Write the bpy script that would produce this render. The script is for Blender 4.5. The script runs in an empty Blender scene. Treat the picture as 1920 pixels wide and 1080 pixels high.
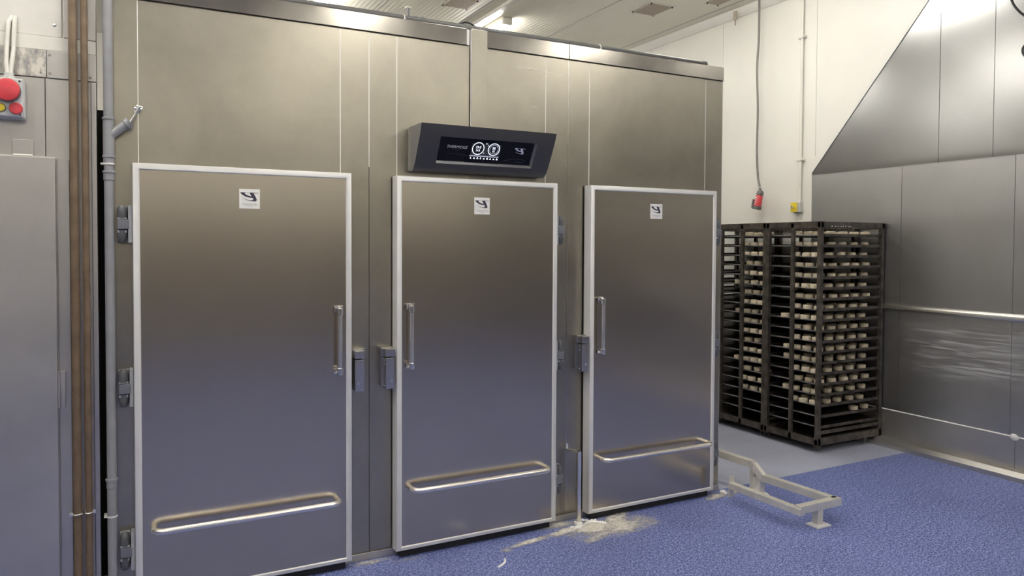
import bpy, bmesh, math, random
from mathutils import Vector, Matrix, noise
from mathutils.geometry import tessellate_polygon
random.seed(7)
PI = math.pi
scn = bpy.context.scene
COL = scn.collection

# ------------------------------------------------------------------ mesh building
class MB:
    """collects geometry (world coordinates) with material slots"""
    def __init__(s): s.v = []; s.f = []; s.m = []; s.bev = False
    def add(s, vs, fs, mi=0):
        o = len(s.v); s.v += [tuple(v) for v in vs]
        s.f += [tuple(i + o for i in f) for f in fs]; s.m += [mi] * len(fs); return s
    def box(s, x0, x1, y0, y1, z0, z1, bev=0.0, mi=0, seg=2):
        bm = bmesh.new()
        bmesh.ops.create_cube(bm, size=1)
        for v in bm.verts:
            v.co = Vector(((x0 + x1) / 2 + v.co.x * (x1 - x0), (y0 + y1) / 2 + v.co.y * (y1 - y0), (z0 + z1) / 2 + v.co.z * (z1 - z0)))
        if bev > 0:
            s.bev = True
            bmesh.ops.bevel(bm, geom=bm.edges[:], offset=bev, segments=seg, affect='EDGES', profile=.5)
        s.addbm(bm, mi); return s
    def addbm(s, bm, mi=0, M=None):
        bm.verts.index_update()
        s.add([(M @ v.co if M else v.co) for v in bm.verts], [[v.index for v in f.verts] for f in bm.faces], mi); bm.free()
    def obox(s, c, size, ax, bev=0.0, mi=0):
        """box with centre c, size (sx,sy,sz) in the frame whose columns are ax (x,y,z vectors)"""
        bm = bmesh.new(); bmesh.ops.create_cube(bm, size=1)
        for v in bm.verts: v.co = Vector((v.co.x * size[0], v.co.y * size[1], v.co.z * size[2]))
        if bev > 0:
            s.bev = True; bmesh.ops.bevel(bm, geom=bm.edges[:], offset=bev, segments=2, affect='EDGES', profile=.5)
        M = Matrix((ax[0], ax[1], ax[2])).transposed().to_4x4(); M.translation = Vector(c)
        s.addbm(bm, mi, M); return s
    def tube(s, pts, r, seg=16, mi=0, cap=True):
        pts = [Vector(p) for p in pts]; n = len(pts)
        rs = r if isinstance(r, (list, tuple)) else [r] * n
        T = []
        for i in range(n):
            a = pts[max(i - 1, 0)]; b = pts[min(i + 1, n - 1)]
            T.append((b - a).normalized() if (b - a).length > 1e-9 else Vector((0, 0, 1)))
        up = Vector((0, 0, 1)) if abs(T[0].z) < .9 else Vector((1, 0, 0))
        u = T[0].cross(up).normalized(); vs = []; fs = []
        for i in range(n):
            u = (u - T[i] * u.dot(T[i])).normalized(); w = T[i].cross(u)
            for k in range(seg):
                a = 2 * PI * k / seg
                vs.append(pts[i] + (u * math.cos(a) + w * math.sin(a)) * rs[i])
        for i in range(n - 1):
            for k in range(seg):
                k2 = (k + 1) % seg
                fs.append((i * seg + k, i * seg + k2, (i + 1) * seg + k2, (i + 1) * seg + k))
        if cap:
            fs.append(tuple(range(seg - 1, -1, -1))); fs.append(tuple((n - 1) * seg + k for k in range(seg)))
        s.add(vs, fs, mi); return s
    def cyl(s, a, b, r, seg=20, mi=0, bev=0.0):
        a = Vector(a); b = Vector(b)
        if bev > 0:
            d = (b - a).normalized() * bev
            return s.tube([a, a, a + d, b - d, b, b], [0.0005, r - bev, r, r, r - bev, 0.0005], seg, mi)
        return s.tube([a, b], r, seg, mi)
    def lathe(s, prof, c, ax=(0, 0, 1), seg=24, mi=0):
        ax = Vector(ax).normalized(); c = Vector(c)
        u = ax.cross(Vector((0, 0, 1)) if abs(ax.z) < .9 else Vector((1, 0, 0))).normalized(); w = ax.cross(u)
        vs = []; fs = []; n = len(prof)
        for (r, h) in prof:
            for k in range(seg):
                a = 2 * PI * k / seg
                vs.append(c + ax * h + (u * math.cos(a) + w * math.sin(a)) * r)
        for i in range(n - 1):
            for k in range(seg):
                k2 = (k + 1) % seg
                fs.append((i * seg + k, i * seg + k2, (i + 1) * seg + k2, (i + 1) * seg + k))
        s.add(vs, fs, mi); return s
    def prism(s, poly, to3, d, mi=0):
        """poly: 2D outline; to3(a,b) -> 3D; d: extrusion vector"""
        n = len(poly); d = Vector(d)
        A = [Vector(to3(*p)) for p in poly]; B = [a + d for a in A]
        tris = tessellate_polygon([[Vector((p[0], p[1], 0)) for p in poly]])
        fs = [tuple(t) for t in tris] + [tuple(i + n for i in reversed(t)) for t in tris]
        fs += [(i, (i + 1) % n, (i + 1) % n + n, i + n) for i in range(n)]
        s.add(A + B, fs, mi); return s
    def flat(s, loops, to3, mi=0):
        """filled flat shape: outline and holes"""
        pts = [p for l in loops for p in l]
        tris = tessellate_polygon([[Vector((p[0], p[1], 0)) for p in l] for l in loops])
        s.add([to3(*p) for p in pts], [tuple(t) for t in tris], mi); return s
    def loft(s, loops, mi=0, closed=True):
        n = len(loops[0]); vs = [p for l in loops for p in l]; fs = []
        for i in range(len(loops) - 1):
            for k in range(n if closed else n - 1):
                k2 = (k + 1) % n
                fs.append((i * n + k, i * n + k2, (i + 1) * n + k2, (i + 1) * n + k))
        s.add(vs, fs, mi); return s
    def text(s, txt, to3, size, mi=0, sx=1.0, align='CENTER', shear=0.0):
        cu = bpy.data.curves.new('lettering', 'FONT'); cu.body = txt; cu.size = size
        cu.align_x = align; cu.align_y = 'CENTER'; cu.shear = shear
        ob = bpy.data.objects.new('lettering', cu); COL.objects.link(ob)
        dg = bpy.context.evaluated_depsgraph_get(); me = ob.evaluated_get(dg).to_mesh()
        s.add([to3(v.co.x * sx, v.co.y) for v in me.vertices], [tuple(p.vertices) for p in me.polygons], mi)
        ob.evaluated_get(dg).to_mesh_clear()
        bpy.data.objects.remove(ob); bpy.data.curves.remove(cu); return s

def build(name, mb, mats, parent=None, off=(0, 0, 0), smooth=True, label=None):
    me = bpy.data.meshes.new(name)
    o = Vector(off)
    me.from_pydata([Vector(v) - o for v in mb.v], [], mb.f); me.update()
    bm = bmesh.new(); bm.from_mesh(me); bmesh.ops.recalc_face_normals(bm, faces=bm.faces[:]); bm.to_mesh(me); bm.free()
    if not isinstance(mats, (list, tuple)): mats = [mats]
    for m in mats: me.materials.append(m)
    me.polygons.foreach_set('material_index', mb.m)
    if smooth:
        me.polygons.foreach_set('use_smooth', [True] * len(me.polygons))
        me.set_sharp_from_angle(angle=math.radians(38))
    ob = bpy.data.objects.new(name, me); COL.objects.link(ob)
    if smooth and mb.bev:
        wn = ob.modifiers.new('even_normals', 'WEIGHTED_NORMAL'); wn.weight = 100; wn.keep_sharp = True
    if parent is not None: ob.parent = parent
    if label: ob['label'] = label
    return ob

def tag(o, label, cat, group=None, kind=None):
    o['label'] = label; o['category'] = cat
    if group: o['group'] = group
    if kind: o['kind'] = kind
    return o

class Thing:
    def __init__(s, name, label, cat, loc, group=None, kind=None):
        s.o = bpy.data.objects.new(name, None); COL.objects.link(s.o); s.o.location = loc; s.o.empty_display_size = .05
        s.loc = Vector(loc); tag(s.o, label, cat, group, kind)
    def part(s, name, mb, mats, parent=None, label=None, smooth=True):
        return build(name, mb, mats, parent or s.o, s.loc, smooth, label)

def single(name, mb, mats, label, cat, loc=(0, 0, 0), group=None, kind=None, smooth=True):
    o = build(name, mb, mats, None, loc, smooth); o.location = loc
    return tag(o, label, cat, group, kind)

def dup_tree(o, parent=None):
    c = o.copy(); COL.objects.link(c)
    if parent is not None: c.parent = parent
    for ch in list(o.children): dup_tree(ch, c)
    return c

# ------------------------------------------------------------------ materials
def mat(name):
    m = bpy.data.materials.new(name); m.use_nodes = True
    nt = m.node_tree; return m, nt, nt.nodes['Principled BSDF']
def N(nt, t, **kw):
    n = nt.nodes.new(t)
    for k, v in kw.items(): setattr(n, k, v)
    return n
def coords(nt, scale=(1, 1, 1), space='Object'):
    tc = N(nt, 'ShaderNodeTexCoord'); mp = N(nt, 'ShaderNodeMapping'); mp.inputs['Scale'].default_value = scale
    nt.links.new(tc.outputs[space], mp.inputs['Vector']); return mp.outputs['Vector']
def nz(nt, vec, scale, detail=3, rough=.5, dist=0):
    n = N(nt, 'ShaderNodeTexNoise'); n.inputs['Scale'].default_value = scale; n.inputs['Detail'].default_value = detail
    n.inputs['Roughness'].default_value = rough; n.inputs['Distortion'].default_value = dist
    nt.links.new(vec, n.inputs['Vector']); return n.outputs['Fac']
def ramp(nt, fac, stops):
    r = N(nt, 'ShaderNodeValToRGB'); e = r.color_ramp.elements
    while len(e) < len(stops): e.new(.5)
    for el, (p, c) in zip(e, stops): el.position = p; el.color = (*c, 1) if len(c) == 3 else c
    nt.links.new(fac, r.inputs['Fac']); return r.outputs['Color']
def maprange(nt, fac, a, b, c, d):
    r = N(nt, 'ShaderNodeMapRange'); nt.links.new(fac, r.inputs['Value'])
    for k, x in zip(('From Min', 'From Max', 'To Min', 'To Max'), (a, b, c, d)): r.inputs[k].default_value = x
    return r.outputs['Result']
def bump(nt, h, strength, dist=.002):
    b = N(nt, 'ShaderNodeBump'); b.inputs['Strength'].default_value = strength; b.inputs['Distance'].default_value = dist
    nt.links.new(h, b.inputs['Height']); return b.outputs['Normal']

def plain(name, col, rough=.5, metal=0.0, var=.06, scale=12, spec=.5):
    m, nt, b = mat(name)
    v = coords(nt); f = nz(nt, v, scale, 4)
    c0 = tuple(max(0, c * (1 - var)) for c in col); c1 = tuple(min(1, c * (1 + var)) for c in col)
    nt.links.new(ramp(nt, f, [(.3, c0), (.7, c1)]), b.inputs['Base Color'])
    b.inputs['Roughness'].default_value = rough; b.inputs['Metallic'].default_value = metal
    b.inputs['Specular IOR Level'].default_value = spec
    return m
def emit(name, col, strength):
    m, nt, b = mat(name)
    b.inputs['Base Color'].default_value = (*col, 1); b.inputs['Emission Color'].default_value = (*col, 1)
    b.inputs['Emission Strength'].default_value = strength; return m

def steel(name, col, rough=.3, brush=(1, 1, 60), smudge=.08, smudge_scale=2.2, streak=.03, dark=.0, bmp=.02, aniso=0.0):
    """brushed stainless sheet: fine streaks along one direction, patches where hands and cloths have been"""
    m, nt, b = mat(name)
    v = coords(nt); vb = coords(nt, brush)
    s = nz(nt, vb, 14, 4, .6)
    p = nz(nt, v, smudge_scale, 6, .62, .4)
    add = N(nt, 'ShaderNodeMath', operation='MULTIPLY_ADD'); nt.links.new(p, add.inputs[0]); add.inputs[1].default_value = 1.0
    rr = N(nt, 'ShaderNodeMath', operation='ADD')
    nt.links.new(maprange(nt, p, .35, .7, rough - smudge * .5, rough + smudge * .5), rr.inputs[0])
    nt.links.new(maprange(nt, s, .3, .7, -streak, streak), rr.inputs[1])
    nt.links.new(rr.outputs[0], b.inputs['Roughness'])
    c0 = tuple(c * (1 - dark) for c in col)
    nt.links.new(ramp(nt, p, [(.34, c0), (.62, col)]), b.inputs['Base Color'])
    b.inputs['Metallic'].default_value = 1.0
    if bmp: nt.links.new(bump(nt, s, bmp, .001), b.inputs['Normal'])
    if aniso:
        b.inputs['Anisotropic'].default_value = aniso
        tg = N(nt, 'ShaderNodeTangent', direction_type='RADIAL', axis='Z'); nt.links.new(tg.outputs[0], b.inputs['Tangent'])
    return m

M = {}
M['steel_wall'] = steel('steel_wall_sheet', (.415, .387, .322), .312, (1, 1, 40), .04, 3.2, .006, .13, 0)
M['steel_fascia'] = steel('steel_fascia_sheet', (.30, .28, .25), .20, (1, 1, 40), .05, 5, .01, .12, 0)
M['steel_door'] = steel('steel_door_skin', (.53, .48, .405), .22, (1, 1, 80), .02, 1.2, .012, .02, 0)
M['steel_clad'] = steel('steel_cladding', (.265, .265, .268), .24, (1, 30, .6), .02, 1.6, .008, .05, 0)
def scuffs(m, y0=-3.0, y1=.10, z0=.55, z1=1.05):
    """pale rub marks where trolleys have scraped the sheet"""
    nt = m.node_tree; b = nt.nodes['Principled BSDF']
    tc = N(nt, 'ShaderNodeTexCoord'); sp = N(nt, 'ShaderNodeSeparateXYZ'); nt.links.new(tc.outputs['Object'], sp.inputs[0])
    f = nz(nt, coords(nt, (1, 1.3, 34)), 2.2, 7, .72, .6); g_ = nz(nt, coords(nt, (1, 1, 2.0)), 2.0, 3)
    k = maprange(nt, f, .47, .60, 0, 1)
    def win(sock, a, b_, c, d):
        u = maprange(nt, sp.outputs[sock], a, b_, 0, 1); w = maprange(nt, sp.outputs[sock], c, d, 1, 0)
        mm = N(nt, 'ShaderNodeMath', operation='MULTIPLY'); nt.links.new(u, mm.inputs[0]); nt.links.new(w, mm.inputs[1]); return mm.outputs[0]
    cur = k
    for x in (win('Z', z0, z0 + .2, z1 - .1, z1 + .1), win('Y', y0, y0 + .3, y1 - .35, y1 + .1), maprange(nt, g_, .35, .6, .1, .9)):
        mm = N(nt, 'ShaderNodeMath', operation='MULTIPLY'); nt.links.new(cur, mm.inputs[0]); nt.links.new(x, mm.inputs[1]); cur = mm.outputs[0]
    base = b.inputs['Base Color'].links[0].from_socket
    mx = N(nt, 'ShaderNodeMix', data_type='RGBA'); nt.links.new(cur, mx.inputs['Factor']); nt.links.new(base, mx.inputs[6]); mx.inputs[7].default_value = (.50, .50, .50, 1)
    nt.links.new(mx.outputs[2], b.inputs['Base Color'])
    nt.links.new(maprange(nt, cur, 0, 1, 1.0, .0), b.inputs['Metallic'])
    return m
M['steel_clad_low'] = steel('steel_cladding_scuffed', (.48, .48, .49), .35, (1, 1, 40), .05, 2.5, .03, .06, .003)
scuffs(M['steel_clad_low'])
M['steel_old'] = steel('steel_old_sheet', (.58, .56, .535), .42, (1, 1, 30), .06, 3, .02, .10, .003)
M['polished'] = plain('polished_steel_tube', (.86, .84, .79), .26, 1.0, .03, 20)
M['chrome'] = plain('chrome_fitting', (.82, .82, .82), .16, 1.0, .03, 30)
M['latch'] = plain('latch_steel', (.56, .55, .53), .24, 1.0, .05, 20)
M['box_steel'] = steel('box_section_steel', (.74, .71, .64), .42, (8, 8, 8), .08, 14, .03, .12, .005)
M['frame'] = plain('satin_aluminium_frame', (.74, .73, .71), .38, .25, .03, 8)
M['box_steel'].node_tree.nodes['Principled BSDF'].inputs['Metallic'].default_value = .5
M['sealant'] = plain('white_sealant', (.88, .87, .83), .5, 0, .05, 20)
M['white_wall'] = plain('white_wall_panel', (.72, .705, .66), .38, 0, .03, 1.5)
M['cream'] = plain('cream_panel', (.74, .72, .65), .42, 0, .04, 3)
M['dark_clad'] = plain('dark_cladding', (.215, .195, .165), .6, 0, .2, 1.2)
M['pvc'] = plain('grey_pvc', (.27, .272, .285), .33, 0, .08, 14)
M['pvc_backlit'] = plain('backlit_grey_pvc', (.085, .083, .085), .5, 0, .1, 14)  # grey pipe plastic darkened in colour to look backlit
M['pvc_white'] = plain('white_pvc', (.72, .71, .68), .4, 0, .05, 14)
M['hinge_grey'] = plain('hinge_grey_plastic', (.36, .365, .38), .38, 0, .05, 20)
M['hinge_dark'] = plain('hinge_dark_cap', (.10, .103, .11), .35, 0, .08, 20)
M['hinge_mid'] = plain('hinge_knuckle', (.19, .195, .22), .4, .3, .05, 20)
M['rubber_shade'] = plain('black_rubber_and_shade', (.012, .012, .013), .6, 0, .2, 20)  # gasket rubber; also the black put in for dark gaps
M['unit'] = plain('charcoal_plastic', (.074, .071, .070), .36, .25, .05, 20)
M['unit_light'] = plain('light_grey_bracket', (.42, .41, .41), .4, 0, .05, 20)
M['unit_side'] = plain('grey_side_cheek', (.27, .27, .275), .35, .6, .04, 20)
M['unit_lip'] = plain('grey_recess_lip', (.20, .20, .21), .35, .4, .05, 20)
M['glass'] = plain('black_glass', (.004, .004, .005), .12, 0, .1, 20, .25)
M['print_light'] = plain('pale_print', (.66, .66, .76), .4, 0, .03, 20)
M['print_white'] = plain('white_print', (.85, .85, .86), .4, 0, .03, 20)
M['print_grey'] = plain('grey_print', (.08, .08, .085), .4, 0, .03, 20)
M['print_dark'] = plain('dark_print', (.035, .035, .055), .4, 0, .08, 60)
M['print_mid'] = plain('mid_grey_print', (.33, .33, .34), .5, 0, .05, 60)
M['sticker'] = plain('sticker_white', (.80, .79, .76), .4, 0, .03, 30)
M['disp'] = emit('display_white', (.86, .90, 1.0), .55)
M['disp_grey'] = emit('display_grey', (.32, .33, .42), .5)
M['disp_dim'] = emit('display_dim', (.02, .022, .026), .3)
M['lamp'] = emit('lamp_diffuser', (1.0, .965, .89), 26.0)
M['lamp_body'] = plain('lamp_body_white', (.72, .70, .64), .4, 0, .04, 10)
M['brown_pipe'] = plain('brown_tarnished_copper', (.165, .115, .073), .45, .15, .22, 14)
M['red'] = plain('red_plastic', (.62, .055, .07), .35, 0, .08, 18)
M['yellow'] = plain('yellow_plastic', (.72, .56, .04), .38, 0, .06, 20)
M['grey_plastic'] = plain('grey_box_plastic', (.56, .565, .56), .42, 0, .04, 20)
M['dark_grey'] = plain('dark_grey_plastic', (.13, .135, .125), .45, 0, .1, 20)
M['black'] = plain('black_plastic', (.015, .015, .016), .4, 0, .2, 20)
M['cable_white'] = plain('white_cable', (.72, .70, .64), .4, 0, .05, 20)
M['cable_grey'] = plain('grey_cable', (.20, .18, .17), .5, 0, .1, 20)
M['cable_black'] = plain('black_cable', (.018, .018, .02), .4, 0, .2, 20)
M['hatch'] = plain('brown_grey_hatch', (.42, .36, .29), .6, 0, .12, 30)
M['rack'] = plain('burnt_rack_steel', (.088, .076, .064), .44, .55, .55, 16)
M['tray'] = plain('seasoned_tray_steel', (.075, .07, .066), .36, .85, .4, 10)
M['rim'] = plain('worn_lit_tray_rim', (.50, .48, .45), .34, .9, .3, 18)  # pale from wear and from the light caught along the tray lips
M['wheel'] = plain('grey_castor_wheel', (.30, .29, .28), .55, 0, .15, 20)
M['dough'] = plain('pale_dough', (.66, .57, .43), .6, 0, .10, 30)
M['crumb'] = plain('white_crumbs', (.78, .76, .72), .7, 0, .05, 30)

def ceiling_mat():
    m, nt, b = mat('ribbed_ceiling_panel')
    v = coords(nt, (1, 1, 1))
    sx = N(nt, 'ShaderNodeSeparateXYZ'); nt.links.new(v, sx.inputs[0])
    w = N(nt, 'ShaderNodeMath', operation='MULTIPLY'); nt.links.new(sx.outputs['X'], w.inputs[0]); w.inputs[1].default_value = 2 * PI / .05
    sn = N(nt, 'ShaderNodeMath', operation='SINE'); nt.links.new(w.outputs[0], sn.inputs[0])
    nt.links.new(bump(nt, sn.outputs[0], .35, .002), b.inputs['Normal'])
    nt.links.new(ramp(nt, nz(nt, v, .8, 3), [(.3, (.80, .77, .66)), (.7, (.85, .82, .72))]), b.inputs['Base Color'])
    b.inputs['Roughness'].default_value = .38; return m
M['ceiling'] = ceiling_mat()

def floor_blue():
    m, nt, b = mat('blue_speckled_floor_coating')
    v = coords(nt)
    f = nz(nt, v, 130, 2, .6); g = nz(nt, v, 55, 3, .6); big = nz(nt, v, 1.6, 4, .6)
    mx = N(nt, 'ShaderNodeMath', operation='ADD'); a = N(nt, 'ShaderNodeMath', operation='MULTIPLY'); a.inputs[1].default_value = .45
    nt.links.new(g, a.inputs[0]); nt.links.new(f, mx.inputs[0]); nt.links.new(a.outputs[0], mx.inputs[1])
    base = ramp(nt, mx.outputs[0], [(.50, (.019, .031, .12)), (.70, (.088, .119, .335)), (.86, (.35, .40, .68))])
    mix = N(nt, 'ShaderNodeMix', data_type='RGBA', blend_type='MULTIPLY')
    mix.inputs['Factor'].default_value = 1
    nt.links.new(base, mix.inputs[6]); nt.links.new(ramp(nt, big, [(.3, (.80, .80, .82)), (.7, (1, 1, 1))]), mix.inputs[7])
    nt.links.new(mix.outputs[2], b.inputs['Base Color'])
    b.inputs['Roughness'].default_value = .55
    nt.links.new(bump(nt, f, .5, .003), b.inputs['Normal']); return m
def floor_grey():
    m, nt, b = mat('worn_grey_floor_coating')
    v = coords(nt)
    f = nz(nt, v, 90, 3, .6); big = nz(nt, v, 1.3, 5, .6)
    base = ramp(nt, f, [(.35, (.36, .38, .49)), (.65, (.48, .50, .60))])
    mix = N(nt, 'ShaderNodeMix', data_type='RGBA', blend_type='MULTIPLY'); mix.inputs['Factor'].default_value = 1
    nt.links.new(base, mix.inputs[6]); nt.links.new(ramp(nt, big, [(.3, (.72, .72, .72)), (.7, (1, 1, 1))]), mix.inputs[7])
    nt.links.new(mix.outputs[2], b.inputs['Base Color']); b.inputs['Roughness'].default_value = .5
    return m
def flour_mat():
    m, nt, b = mat('scattered_flour')
    at = N(nt, 'ShaderNodeAttribute', attribute_name='cover')
    v = coords(nt)
    f = nz(nt, v, 60, 5, .75); s = nz(nt, coords(nt, (1, 3.0, 1)), 14, 5, .7)
    a = N(nt, 'ShaderNodeMath', operation='ADD'); nt.links.new(f, a.inputs[0]); nt.links.new(s, a.inputs[1])
    c = N(nt, 'ShaderNodeMath', operation='MULTIPLY_ADD'); nt.links.new(at.outputs['Fac'], c.inputs[0]); c.inputs[1].default_value = 1.7
    nt.links.new(maprange(nt, a.outputs[0], .6, 1.4, -1.0, .4), c.inputs[2])
    mr = maprange(nt, c.outputs[0], 0, 1.25, 0, .95)
    nt.links.new(mr, b.inputs['Alpha'])
    nt.links.new(ramp(nt, f, [(.3, (.55, .50, .43)), (.7, (.80, .77, .70))]), b.inputs['Base Color'])
    b.inputs['Roughness'].default_value = .9; return m
M['blue'] = floor_blue(); M['grey_floor'] = floor_grey(); M['flour'] = flour_mat()

# ------------------------------------------------------------------ dimensions
CEIL = 4.09; XW = 5.68; XL = -5.0; YF = -8.0; YB = 6.0
PX0, PX1 = -.070, 3.560           # the proving cabinet's front, x
PTOP = 2.831; FAS = 2.743

# ------------------------------------------------------------------ the room
mb = MB()
mb.add([(XL, YF, 0), (XW + .2, YF, 0), (XW + .2, .005, 0), (XL, .005, 0)], [(0, 1, 2, 3)], 0)
mb.add([(XL, .005, 0), (XW + .2, .005, 0), (XW + .2, YB + .2, 0), (XL, YB + .2, 0)], [(0, 1, 2, 3)], 1)
single('floor', mb, [M['blue'], M['grey_floor']], 'blue speckled floor coating turning worn grey behind the steel cabinet', 'floor', kind='structure')
mb = MB().box(XL - .2, XW + .2, YF - .2, YB + .2, CEIL, CEIL + .1)
ceil = single('ceiling', mb, M['ceiling'], 'ivory ceiling of finely ribbed panels above the steel cabinet', 'ceiling', kind='structure')
mb = MB()
for sx in (1.2, 2.36, 3.3, 4.42, 5.5):
    mb.box(sx - .004, sx + .004, YF, YB, CEIL - .0025, CEIL + .01)
build('panel_joint', mb, M['print_mid'], ceil)

mb = MB().box(XL - .1, XW + .1, YB, YB + .1, 0, CEIL)
wb = single('wall_back', mb, M['white_wall'], 'white back wall glimpsed through the gap beside the grey pipe', 'wall', kind='structure')
build('dark_lower_facing', MB().box(XL, XW, YB - .03, YB, 0, 2.9), M['rubber_shade'], wb)  # near-black facing put in for the dark space seen through the gap
mb = MB().box(XL - .1, XW + .1, YF - .1, YF, 0, CEIL)
wf = single('wall_front', mb, M['cream'], 'cream wall behind the viewer with dark cladding below', 'wall', kind='structure')
build('dark_lower_facing', MB().box(XL, XW, YF, YF + .03, 0, 2.05), M['dark_clad'], wf)
mb = MB().box(XL - .1, XL, YF, YB, 0, CEIL)
wl = single('wall_side', mb, M['cream'], 'cream wall far to the left with dark cladding below', 'wall', kind='structure')
build('dark_lower_facing', MB().box(XL, XL + .03, YF, YB, 0, 2.05), M['dark_clad'], wl)

# right wall: white panels, steel cladding cut off by a diagonal trim
mb = MB().box(XW + .004, XW + .1, YF, YB, 0, CEIL)
wr = single('wall_right', mb, M['white_wall'], 'white panel wall with stepped stainless cladding behind the racks', 'wall', kind='structure')
ys = [YB, 3.36, 2.175, 1.0, -.2, -1.4]
for a, b_ in zip(ys[:-1], ys[1:]):
    build('white_panel', MB().box(XW - .002, XW + .01, b_ + .002, a - .002, 0, CEIL - .085, .0008), M['white_wall'], wr)
mb = MB()
mb.prism([(0, 0), (-.055, 0), (-.055, -.012), (-.012, -.085), (0, -.085)], lambda a, b: (XW + a, YF, CEIL + b), (0, YB - YF, 0))
build('cove_strip', mb, M['white_wall'], wr)
# cladding, z from .29 upward
def dy(z): return 1.026 - (z - 2.43) * (.998 / 1.182)        # the diagonal edge
XC = XW - .012
def clad(poly, name='cladding_panel', m='steel_clad', x=XC, t=.010):
    return build(name, MB().prism(poly, lambda a, b: (x, a, b), (t, 0, 0)), M[m], wr)
g = .002
up = [1.024, -.145, -.545, -.945, -1.6, -2.4, -3.2, -4.2, -5.4, -6.6, -8.0]
for i, (a, b_) in enumerate(zip(up[:-1], up[1:])):
    a -= g; b_ += g
    if i == 0:
        poly = [(a, 2.308), (b_, 2.308), (b_, 2.43 + (1.026 - b_) * 1.182 / .998), (a, 2.432)]
    elif dy(CEIL) > b_:
        poly = [(a, 2.308), (b_, 2.308), (b_, CEIL), (max(dy(CEIL), b_), CEIL), (a, 2.43 + (1.026 - a) * 1.182 / .998)]
        if dy(CEIL) >= a: poly = [(a, 2.308), (b_, 2.308), (b_, CEIL), (a, CEIL)]
    else: poly = [(a, 2.308), (b_, 2.308), (b_, CEIL), (a, CEIL)]
    clad(poly)
lo = [1.024, .150, -.700, -1.55, -2.4, -3.25, -4.4, -5.6, -6.8, -8.0]
for a, b_ in zip(lo[:-1], lo[1:]):
    clad([(a - g, .295), (b_ + g, .295), (b_ + g, 2.304), (a - g, 2.304)], m='steel_clad_low')
bt = [1.6, -.74, -2.6, -4.6, -8.0]
for a, b_ in zip(bt[:-1], bt[1:]):
    clad([(a - g * .5, .0), (b_ + g * .5, .0), (b_ + g * .5, .290), (a - g * .5, .290)], 'kick_plate', 'steel_old', XC - .004, .012)
mb = MB().tube([(XC - .004, 1.6, .292), (XC - .004, YF, .292)], .0048, 8)
mb.lathe([(.0, -.008), (.02, -.006), (.03, 0), (.02, .006), (.0, .008)], (XC - .006, -.735, .288), (1, 0, .3), 14)
build('sealant_bead', mb, M['sealant'], wr)
mb = MB().tube([(XC - .001, 1.02, 2.306), (XC - .001, YF, 2.306)], .002, 6)
build('joint_strip', mb, M['chrome'], wr)
# diagonal flashing, white
p0 = Vector((0, 1.024, 2.33)); dirv = Vector((0, -.998, 1.182)).normalized(); nrm = Vector((0, 1.182, .998)).normalized()
L = (CEIL - 2.33) / dirv.z
mb = MB()
mb.prism([(-.01, -.006), (L + .03, -.006), (L + .03, .068), (.08, .068)], lambda a, b: tuple(Vector((XW - .020, 0, 0)) + p0 + dirv * a + nrm * b), (.018, 0, 0))
mb.prism([(.08, .060), (L + .03, .060), (L + .03, .0605), (.08, .0605)], lambda a, b: tuple(Vector((XW - .0205, 0, 0)) + p0 + dirv * a + nrm * b), (.001, 0, 0))
build('diagonal_flashing', mb, M['white_wall'], wr)
build('edge_strip', MB().box(XW - .018, XW + .0, 1.022, 1.034, .29, 2.36), M['white_wall'], wr)
# kerb
mb = MB().prism([(0, 0), (-.105, 0), (-.105, .032), (-.07, .062), (0, .062)], lambda a, b: (XC - .004 + a, 1.6, b), (0, YF - 1.6, 0))
bk = single('baseboard_right', mb, M['steel_old'], 'low stainless kerb along the foot of the steel clad wall', 'kerb', kind='structure')

# steel bumper rail on the right wall
t = Thing('bumper_rail', 'half-round stainless bumper rail fixed across the steel clad wall', 'rail', (XW, -2, 1.115))
prof = [(0, -.028)] + [(-.036 * math.sin(PI * k / 8), -.028 * math.cos(PI * k / 8)) for k in range(1, 8)] + [(0, .028)]
mb = MB().prism(prof, lambda a, b: (XC + a, 1.0, 1.143 + b), (0, -7.5, 0))
t.part('rail', mb, M['polished'])
for y in (-.2, -.95, -1.7): t.part('screw', MB().cyl((XC - .034, y, 1.143), (XC - .038, y, 1.143), .006, 10), M['chrome'])

# left wall beside the cabinet
mb = MB().box(XL, -.106, .012, .09, 0, CEIL)
wa = single('wall_left', mb, M['cream'], 'patched panel wall at far left, cream above and steel below', 'wall', kind='structure')
build('cream_panel', MB().box(XL, -.235, .004, .02, 2.535, CEIL, .003), M['lamp_body'], wa)
build('corner_post', MB().box(-.228, -.106, -.001, .02, 2.535, CEIL, .003), M['steel_old'], wa)
mb = MB().box(XL, -.106, -.002, .02, 2.474, 2.533, .003)
build('sealant_band', mb, M['cream'], wa)
for (a, b_, m) in ((XL, -.293, 'band_old'), (-.291, -.106, 'steel_old')):
    if m == 'band_old':
        mm, nt, bs = mat('flaking_steel_band'); v = coords(nt)
        f = nz(nt, coords(nt, (3, 1, 1.6)), 9, 8, .72)
        nt.links.new(ramp(nt, f, [(.38, (.25, .25, .25)), (.5, (.45, .43, .39)), (.6, (.68, .65, .58))]), bs.inputs['Base Color'])
        bs.inputs['Metallic'].default_value = .35; bs.inputs['Roughness'].default_value = .5; M[m] = mm
    o = build('steel_band', MB().box(a, b_, -.008, .01, 2.356, 2.472, .002), M[m], wa)
mb = MB()
for (x, z) in ((-.313, 2.375), (-.280, 2.452), (-.280, 2.375), (-.128, 2.372), (-.60, 2.42)):
    mb.lathe([(.0, .004), (.004, .0035), (.006, 0)], (x, -.008, z), (0, -1, 0), 10)
build('rivet', mb, M['latch'], wa)
mb = MB(); mb.lathe([(.0, .003), (.006, .002), (.008, 0)], (-.262, .004, 2.585), (0, -1, 0), 10)
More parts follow.
